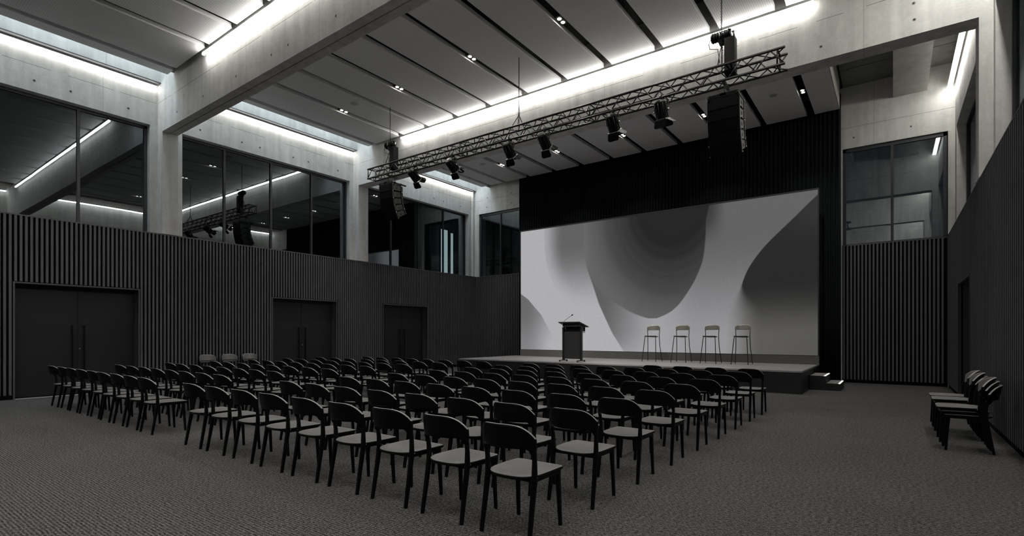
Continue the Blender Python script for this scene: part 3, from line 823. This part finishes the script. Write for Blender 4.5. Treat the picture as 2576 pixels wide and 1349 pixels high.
def make_chair():
    r = empty('stacking_chair')
    b = MB(); plate(b, seat_outline(), seat_z, 0.022, M['black']); s = b.build('seat', r)
    b = MB(); plate(b, seat_outline(inset=0.007), lambda x, y: seat_z(x, y) + 0.0025, 0.004, M['pad'], 0.001)
    b.tube([(x, y, seat_z(x, y) + 0.002) for x, y in seat_outline(inset=0.006)], 0.0022, M['edge'], 5, closed=True); b.build('seat_top', s)  # thin pale ring paints a bright line round the pad
    b = MB(); back_shell(b, M['black'], M['pad']); b.build('backrest', r)
    for sx in (-1, 1):
        b = MB(); b.bar([(sx * 0.213, -0.223, 0.0), (sx * 0.210, -0.185, 0.22), (sx * 0.209, -0.150, 0.43), (sx * 0.211, -0.152, 0.54), (sx * 0.217, -0.165, 0.64)],
                        [0.028, 0.033, 0.036, 0.030, 0.026], [0.028, 0.034, 0.040, 0.034, 0.026], M['black']); b.build('leg', r)
        b = MB(); b.bar([(sx * 0.195, 0.222, 0.0), (sx * 0.190, 0.208, 0.25), (sx * 0.186, 0.196, 0.432)], [0.026, 0.031, 0.036], [0.026, 0.032, 0.042], M['black']); b.build('leg', r)
    b = MB()
    for sx in (-1, 1):
        b.box(sx * 0.205, sx * 0.180, -0.145, 0.21, 0.405, 0.430, M['black'])
    b.box(-0.19, 0.19, 0.185, 0.21, 0.405, 0.430, M['black']); b.box(-0.19, 0.19, -0.150, -0.128, 0.405, 0.430, M['black'])
    b.build('frame', r)
    for sx in (-1, 1):
        b = MB(); b.box(sx * 0.178, sx * 0.222, -0.150, -0.125, 0.436, 0.444, M['rim']); b.build('bracket', r)
    return r

chair0 = make_chair(); first = [True]
def place_chair(x, y, rz, label, group, z=0.0):
    c = chair0 if first[0] else copy_tree(chair0); first[0] = False
    c.location = (x, y, z); c.rotation_euler = (0, 0, rz)
    tag(c, label, 'chair', group); return c

ROWN = ['back row', 'second row from the back', 'third row from the back', 'fourth row from the back', 'fifth row', 'sixth row', 'seventh row', 'eighth row', 'front row']
YR = [3.168 + 0.905 * k for k in range(9)]
LEFT = [(-8.81, 0.592, 9), (-8.50, 0.628, 8), (-8.57, 0.618, 8), (-8.34, 0.640, 8), (-8.41, 0.628, 8), (-8.36, 0.636, 8), (-8.20, 0.643, 8), (-7.70, 0.592, 8)]
for k, (x0, p, n) in enumerate(LEFT):
    for i in range(n):
        rn = ROWN[k] if k < 7 else 'front row'
        lab = 'black chair, left block, %s, %s from the centre aisle' % (rn, ORD[i + 1]) if i < n - 1 else 'black chair, left block, %s, at the far left end' % rn
        place_chair(x0 - p * i + random.uniform(-.012, .012), YR[k] + random.uniform(-.012, .012), random.uniform(-.012, .012), lab, 'rows of chairs, left block')
RIGHT = [(9, 0.630), (8, 0.622), (8, 0.616), (8, 0.614), (8, 0.612), (8, 0.612), (8, 0.610), (8, 0.604), (4, 0.604)]
for k, (n, p) in enumerate(RIGHT):
    x0 = -2.233 + 0.0145 * k
    for i in range(n):
        rn = ROWN[k]
        lab = 'black chair, right block, %s, %s from the right end' % (rn, ORD[i + 1]) if i else 'black chair, right block, %s, at the right end' % rn
        place_chair(x0 - p * i + random.uniform(-.01, .01) * (i > 0), YR[k] + random.uniform(-.01, .01) * (i > 0), random.uniform(-.01, .01), lab, 'rows of chairs, right block')

# stacked chairs against the right wall (facing left) and the left wall (facing right)
RS = [('farthest', 10.17, 3), ('middle', 9.62, 3), ('nearest', 8.66, 3)]
for nm, y, n in RS:
    for k in range(n):
        pos = 'bottom' if k == 0 else ('top' if k == n - 1 else 'middle')
        place_chair(0.755 - 0.028 * k, y, PI / 2, '%s chair in the %s stack by the right slatted wall' % (pos, nm), 'stacked chairs by the right wall', 0.046 * k)
for nm, y in (('left', 6.68), ('middle', 7.28), ('right', 7.87)):
    for k in range(2):
        place_chair(-15.38 + 0.012 * k, y, -PI / 2, '%s chair of the %s pair stacked against the left slatted wall' % (('lower', 'upper')[k], nm), 'stacked chairs by the left wall', 0.052 * k)

# ------------------------------------------------------------------ bar stools
def make_stool():
    r = empty('bar_stool')
    b = MB()
    def zt(x, y): return 0.835 - 0.016 * (1 - (x / 0.2) ** 2) + 0.018 * max(0, -y) / 0.2
    ol = [(x * 0.86, -y * 0.80) for x, y in seat_outline()]
    # seat opens towards -y (audience)
    plate(b, ol, zt, 0.028, M['metal']); b.build('seat', r)
    b = MB(); back_shell(b, M['bronze'], None, W0=0.222, zt=1.185, zb=1.030, y0=-0.155, bow=0.075, lean=0.10, th=0.008, stile=0.985, zref=0.83, drop=0.06)
    o = b.build('backrest', r); o.rotation_euler = (0, 0, PI)
    for sx in (-1, 1):
        b = MB(); b.tube([(sx * 0.245, 0.29, 0.0), (sx * 0.205, 0.19, 0.50), (sx * 0.195, 0.155, 0.82), (sx * 0.203, 0.158, 1.02)], 0.0115, M['metal'], 10); b.build('leg', r)
        b = MB(); b.tube([(sx * 0.235, -0.27, 0.0), (sx * 0.185, -0.165, 0.70), (sx * 0.175, -0.145, 0.815)], 0.0115, M['metal'], 10); b.build('leg', r)
    b = MB(); z = 0.30
    f = [(-0.213, -0.224, z), (0.213, -0.224, z)]; k = [(-0.222, 0.232, z), (0.222, 0.232, z)]
    b.tube([f[0], f[1]], 0.008, M['metal'], 8); b.tube([f[0], (-0.225, -0.05, z - 0.012), k[0]], 0.008, M['metal'], 8); b.tube([f[1], (0.225, -0.05, z - 0.012), k[1]], 0.008, M['metal'], 8)
    b.build('footrest', r)
    return r
st = make_stool()
for i, (x, y, a) in enumerate(((-6.43, 16.55, 0.02), (-5.45, 16.52, 0.0), (-4.545, 16.54, -0.02), (-3.64, 16.51, 0.0))):
    c = st if i == 0 else copy_tree(st)
    c.location = (x, y, SZ); c.rotation_euler = (0, 0, a)
    tag(c, ['bar stool on the stage nearest the lectern', 'second bar stool from the lectern', 'third bar stool from the lectern', 'bar stool farthest from the lectern, nearest the steps'][i] + ', bronze back and black legs', 'stool', 'bar stools on the stage')

# ------------------------------------------------------------------ lighting truss
TX0, TX1, TY0, TY1, TZ0, TZ1 = -12.72, -1.50, 9.97, 10.25, 6.125, 6.41
r = empty('lighting_truss', ((TX0 + TX1) / 2, (TY0 + TY1) / 2, TZ0)); tag(r, 'long black box truss hanging across the hall on chains', 'truss')
ox, oy, oz = r.location
L = (TX1 - TX0) / 2; hy = (TY1 - TY0) / 2; hz = TZ1 - TZ0
for yy in (-hy, hy):
    for z in (0, hz):
        b = MB(); b.tube([(-L, yy, z), (L, yy, z)], 0.024, M['truss'], 10); b.build('chord', r)
nb = 48; dx = 2 * L / nb
for face in range(4):
    b = MB()
    for k in range(nb):
        xa = -L + k * dx; xb = xa + dx; up = k % 2 == 0
        if face == 0: A, B = (xa, -hy, 0 if up else hz), (xb, -hy, hz if up else 0)
        elif face == 1: A, B = (xa, hy, hz if up else 0), (xb, hy, 0 if up else hz)
        elif face == 2: A, B = (xa, -hy if up else hy, hz), (xb, hy if up else -hy, hz)
        else: A, B = (xa, hy if up else -hy, 0), (xb, -hy if up else hy, 0)
        b.tube([A, B], 0.0115, M['truss'], 6)
    b.build('lacing', r)
for x in (-L + 0.02, L - 0.12, -1.9, 1.85):
    b = MB()
    for yy in (-hy, hy): b.tube([(x, yy, 0), (x, yy, hz)], 0.014, M['truss'], 8)
    for z in (0, hz): b.tube([(x, -hy, z), (x, hy, z)], 0.014, M['truss'], 8)
    b.build('end_frame', r)
# cable run along the lower chord
b = MB(); rnd = random.Random(4)
pts = [(-L + 0.1 + k * 0.2, -hy + 0.04 + rnd.uniform(-.02, .02), 0.035 + 0.03 * rnd.random()) for k in range(int((2 * L - 1.8) / 0.2))]
b.tube(pts, 0.009, M['black'], 6); pts = [(p[0], p[1] + 0.1, p[2] + 0.01 * rnd.random()) for p in pts]; b.tube(pts, 0.008, M['black'], 6)
b.build('cable', r)

def chain(b, x, y, z0, z1, mat, s=0.036):
    n = int((z1 - z0) / (s * 0.72))
    for k in range(n):
        z = z0 + (k + 0.5) * (z1 - z0) / n; rr = s * 0.30; hh = s * 0.5
        ax = (1, 0) if k % 2 else (0, 1); pts = []
        for j in range(8):
            a = 2 * PI * j / 8; pts.append((x + ax[0] * rr * math.cos(a), y + ax[1] * rr * math.cos(a), z + hh * math.sin(a)))
        b.tube(pts, 0.0055, mat, 4, closed=True)

def hoist(x, y, zc, ztop, sgn, label):
    r = empty('chain_hoist', (x, y, zc)); tag(r, label, 'hoist', 'chain hoists holding the truss')
    b = MB(); b.tube([(-0.20, 0, 0), (-0.17, 0, 0), (-0.16, 0, 0), (0.10, 0, 0), (0.11, 0, 0), (0.15, 0, 0)], [0.075, 0.095, 0.082, 0.082, 0.095, 0.085], M['black'], 16)
    for k in range(5): b.tube([(-0.14 + k * 0.045, 0, 0), (-0.13 + k * 0.045, 0, 0)], 0.090, M['metal'], 16)
    b.build('motor_body', r)
    b = MB(); b.loft([[(-0.10, -0.07, -0.02), (0.08, -0.07, -0.02), (0.08, 0.07, -0.02), (-0.10, 0.07, -0.02)], [(-0.05, -0.04, -0.17), (0.03, -0.04, -0.17), (0.03, 0.04, -0.17), (-0.05, 0.04, -0.17)]], M['black']); b.build('gearbox', r)
    b = MB(); b.tube([(0.16, 0, 0.02), (0.19, 0, 0.03), (0.20, 0, -0.06)], 0.018, M['silver'], 8); b.tube([(-0.03, -0.09, 0.05), (-0.03, -0.10, -0.02), (-0.03, -0.09, -0.06)], 0.010, M['silver'], 8); b.build('bracket', r)
    b = MB(); chain(b, -0.02, 0, 0.06, ztop - zc, M['metal']); chain(b, -0.01, 0.0, -0.62, -0.15, M['metal']); b.build('chain', r)
    b = MB(); b.loft([[(0.05, -0.09, z), (0.23, -0.09, z), (0.23, 0.09, z), (0.05, 0.09, z)] for z in (-0.76, -0.70, -0.12, -0.10)], M['matt']); b.build('chain_bag', r)
    b = MB()
    for dy in (-0.14, 0.14):
        b.tube([(-0.01, 0, -0.16), (-0.04, dy * 0.5, -0.35), (-0.05, dy, zt_rel(zc))], 0.010, M['metal'], 6)
    b.tube([(-0.19, -0.02, 0.02), (-0.24, -0.04, -0.1), (-0.22, -0.04, -0.2), (-0.08, -0.03, -0.24), (-0.05, -0.02, -0.5)], 0.007, M['black'], 6)
    b.build('sling', r)
def zt_rel(zc): return TZ1 + 0.01 - zc
hoist(-2.56, 10.11, 7.02, ZP, 1, 'right chain hoist with black chain bag above the truss')
hoist(-11.85, 10.11, 7.00, ZP, 1, 'left chain hoist with black chain bag above the truss')
r = empty('hanging_chain', (-7.23, 10.11, TZ1)); tag(r, 'single chain and bridle holding the middle of the truss', 'chain')
b = MB(); chain(b, 0, 0, 0.30, ZP - TZ1, M['metal'], 0.042); b.build('chain', r)
b = MB()
for dx_, dy in ((-0.10, -0.14), (0.06, -0.14), (-0.10, 0.14), (0.06, 0.14)): b.tube([(0, 0, 0.30), (dx_, dy, 0.02), (dx_ * 1.05, dy, -0.03)], 0.011, M['metal'], 8)
b.tube([(0, 0, 0.26), (0, 0, 0.36)], 0.02, M['metal'], 8); b.build('bridle', r)

# ------------------------------------------------------------------ line array speakers
def line_array(x, tilts, label):
    r = empty('line_array_speaker', (x, 10.11, 0)); tag(r, label, 'speaker', 'line array speakers under the truss')
    w, d, h = 0.27, 0.44, 0.207
    py, pz = -0.21, 5.79                                  # front top hinge, relative to the empty
    b = MB(); b.box(-w, w, py, py + 0.02, pz, pz + 0.07, M['black'])
    for s in (-1, 1):
        b.box(s * (w - 0.03), s * w, py - 0.02, py + 0.56, pz + 0.015, pz + 0.055, M['metal'])
    b.box(-w, w, py + 0.10, py + 0.16, pz + 0.02, pz + 0.06, M['metal']); b.box(-w, w, py + 0.34, py + 0.40, pz + 0.02, pz + 0.06, M['metal'])
    b.box(-0.05, 0.05, py, py + 0.56, pz + 0.03, pz + 0.08, M['metal'])
    b.build('flying_frame', r)
    b = MB()
    for yy in (py + 0.13, py + 0.37):
        chain(b, 0.0, yy, pz + 0.06, TZ0 - 0.02, M['metal'], 0.045)
    b.box(-0.03, 0.03, py + 0.06, py + 0.44, TZ0 - 0.06, TZ0 - 0.02, M['metal'])
    b.build('hanging_link', r)
    y, z = py, pz - 0.01
    for i, a in enumerate(tilts):
        A = math.radians(a)
        mx = Matrix.Translation((0, y, z)) @ Matrix.Rotation(A, 4, 'X')
        b = MB()
        # wedge shaped box: front taller than rear
        vs = [(-w, 0, 0), (w, 0, 0), (w, 0, -h + 0.006), (-w, 0, -h + 0.006), (-w * 0.93, d, -0.012), (w * 0.93, d, -0.012), (w * 0.93, d, -h + 0.05), (-w * 0.93, d, -h + 0.05)]
        b.add(vs, [(0, 1, 2, 3), (5, 4, 7, 6), (4, 5, 1, 0), (3, 2, 6, 7), (4, 0, 3, 7), (1, 5, 6, 2)], M['matt'], False, mx)
        cb = b.build('cabinet', r)
        b = MB(); b.box(-w + 0.012, w - 0.012, -0.008, 0.001, -h + 0.018, -0.010, M['grille'], mx); b.build('grille', cb)
        for s in (-1, 1):
            b = MB(); xo = s * (w + 0.002)
            b.box(s * w * 0.965, xo + s * 0.003, 0.055, d - 0.09, -h * 0.55, -h * 0.45, M['speakerside'], mx)
            b.box(xo, xo + s * 0.012, 0.025, 0.055, -h + 0.01, 0.0, M['speakerside'], mx)
            b.box(s * w * 0.965, s * (w * 0.965 + 0.03), d - 0.09, d - 0.06, -h + 0.045, -0.01, M['speakerside'], mx)
            b.box(s * w * 0.955, s * (w + 0.006), 0.075, d - 0.11, -h + 0.04, -0.022, M['speakerside'], mx)
            for (yy, zz) in ((0.04, -0.006), (0.04, -h + 0.012), (d - 0.075, -0.014), (d - 0.075, -h + 0.055)):
                b.tube([mx @ Vector((xo, yy, zz)), mx @ Vector((xo + s * 0.026, yy, zz))], 0.009, M['silver'], 8)
            b.box(s * w * 0.98, s * (w + 0.010), 0.16, 0.22, -h + 0.08, -0.07, M['hole'], mx)
            b.build('rigging_plate', cb)
        y += math.sin(A) * h; z -= math.cos(A) * h
    return r
line_array(-2.505, [1, 6, 11, 17, 24], 'right hanging line array of five black cabinets')
line_array(-11.84, [1, 6, 12, 19, 28], 'left hanging line array of five black cabinets')

# ------------------------------------------------------------------ theatre spotlights under the truss
fres = bpy.data.lights.new('theatre_lamp', 'SPOT'); fres.energy = 420.0; fres.spot_size = math.radians(31); fres.spot_blend = 0.9
fres.shadow_soft_size = 0.07; fres.color = (1.0, 0.95, 0.88)
def spotlight(x, tilt, side, label):
    r = empty('stage_spotlight', (x, TY0, TZ0)); tag(r, label, 'spotlight', 'theatre spotlights under the truss')
    # clamp on the front lower chord
    b = MB(); b.box(-0.022, 0.022, -0.045, 0.045, -0.035, 0.035, M['metal']); b.tube([(0, 0, -0.03), (0, 0, -0.10)], 0.012, M['metal'], 8); b.tube([(0, -0.05, 0.0), (0, -0.085, 0.0)], 0.015, M['silver'], 8); b.build('clamp', r)
    cy, cz = 0.0, -0.265
    b = MB()
    for s in (-1, 1): b.box(s * 0.132, s * 0.140, cy - 0.02, cy + 0.02, cz - 0.02, -0.095, M['metal'])
    b.box(-0.140, 0.140, cy - 0.02, cy + 0.02, -0.105, -0.095, M['metal']); b.build('yoke', r)
    # body frame: local +Z of body = rear, pointing axis = -Z; tilt from horizontal
    A = math.radians(90 - tilt)
    mx = Matrix.Translation((0, cy, cz)) @ Matrix.Rotation(side, 4, 'Z') @ Matrix.Rotation(A, 4, 'X')
    n = 8; 
    def ring(rw, z): return [(rw * math.cos(2 * PI * (k + .5) / n), rw * math.sin(2 * PI * (k + .5) / n), z) for k in range(n)]
    b = MB(); b.loft([ring(0.085, 0.185), ring(0.112, 0.165), ring(0.120, 0.15), ring(0.120, -0.15), ring(0.105, -0.155)], M['black'], False, True, mx)
    for k in range(n):
        a = 2 * PI * k / n; c_, s_ = math.cos(a) * 0.118, math.sin(a) * 0.118
        b.tube([mx @ Vector((c_, s_, 0.14)), mx @ Vector((c_, s_, -0.14))], 0.006, M['metal'], 6)
    hb = b.build('lamp_body', r)
    b = MB()
    for k in range(5): b.loft([ring(0.10 - k * 0.012, 0.168 + k * 0.008), ring(0.094 - k * 0.012, 0.172 + k * 0.008)], M['speakerside'], False, True, mx)
    b.build('vent_cap', hb)
    for s in (-1, 1):
        b = MB(); b.tube([mx @ Vector((s * 0.115, 0, 0)), mx @ Vector((s * 0.165, 0, 0))], 0.018, M['silver'], 10); b.build('knob', r)
    b = MB(); b.tube([mx @ Vector((0, 0, -0.15)), mx @ Vector((0, 0, -0.158))], 0.092, M['rim'], 20); b.build('lens', hb)
    if tilt < 60:
        l = bpy.data.objects.new('beam_source', fres); COL.objects.link(l); l.parent = r
        l.matrix_local = mx @ Matrix.Translation((0, 0, -0.20))
    # colour frame ring with bright hinges
    b = MB()
    for (x0, x1, y0, y1) in ((-0.12, 0.12, 0.108, 0.116), (-0.12, 0.12, -0.116, -0.108), (0.108, 0.116, -0.12, 0.12), (-0.116, -0.108, -0.12, 0.12)):
        b.box(x0, x1, y0, y1, -0.175, -0.155, M['silver'], mx)
    b.build('hinge_ring', r)
    def flap(ax, sgn, wide, tip, ln, ang):
        c, s2 = math.cos(ang), math.sin(ang)
        out = []
        for (u, q) in ((-wide, 0), (wide, 0), (tip, ln * 0.75), (tip * 0.75, ln), (-tip * 0.75, ln), (-tip, ln * 0.75)):
            o_ = 0.118 + q * s2; zz = -0.168 - q * c
            out.append((u, sgn * o_, zz) if ax == 'y' else (sgn * o_, u, zz))
        d = (0, sgn * 0.003, 0) if ax == 'y' else (sgn * 0.003, 0, 0)
        k = len(out); b = MB()
        b.add(out + [(p[0] + d[0], p[1] + d[1], p[2] + d[2]) for p in out], [tuple(range(k)), tuple(reversed(range(k, 2 * k)))] + [(j, (j + 1) % k, k + (j + 1) % k, k + j) for j in range(k)], M['black'], False, mx)
        b.build('barn_door', r)
    flap('y', -1, 0.105, 0.13, 0.16, 0.30)     # towards the camera / below
    flap('y', 1, 0.105, 0.13, 0.16, 0.55)
    flap('x', 1, 0.09, 0.085, 0.14, 0.95)
    flap('x', -1, 0.09, 0.085, 0.14, 0.35)
    b = MB(); b.tube([(0.03, 0, -0.02), (0.10, 0.03, -0.06), (0.15, 0.04, -0.16), (0.10, 0.0, cz + 0.12)], 0.006, M['black'], 6); b.tube([(-0.02, 0.02, 0.05), (-0.08, 0.05, -0.03), (-0.05, 0.02, cz + 0.15)], 0.004, M['silver'], 6); b.build('power_cable', r)
for x, tl, sd, lab in ((-10.70, 36, 0.05, 'leftmost black theatre spotlight beside the left speaker array'), (-9.27, 37, 0.0, 'black theatre spotlight second from the left end of the truss'),
                       (-7.42, 50, 0.0, 'theatre spotlight under the middle of the truss, left of its chain pair'), (-6.42, 44, 0.0, 'black theatre spotlight fourth from the left on the truss'),
                       (-4.72, 56, -0.05, 'black theatre spotlight second from the right end of the truss'), (-3.68, 70, -0.1, 'rightmost black theatre spotlight beside the right speaker array')):
    spotlight(x, tl, sd, lab)
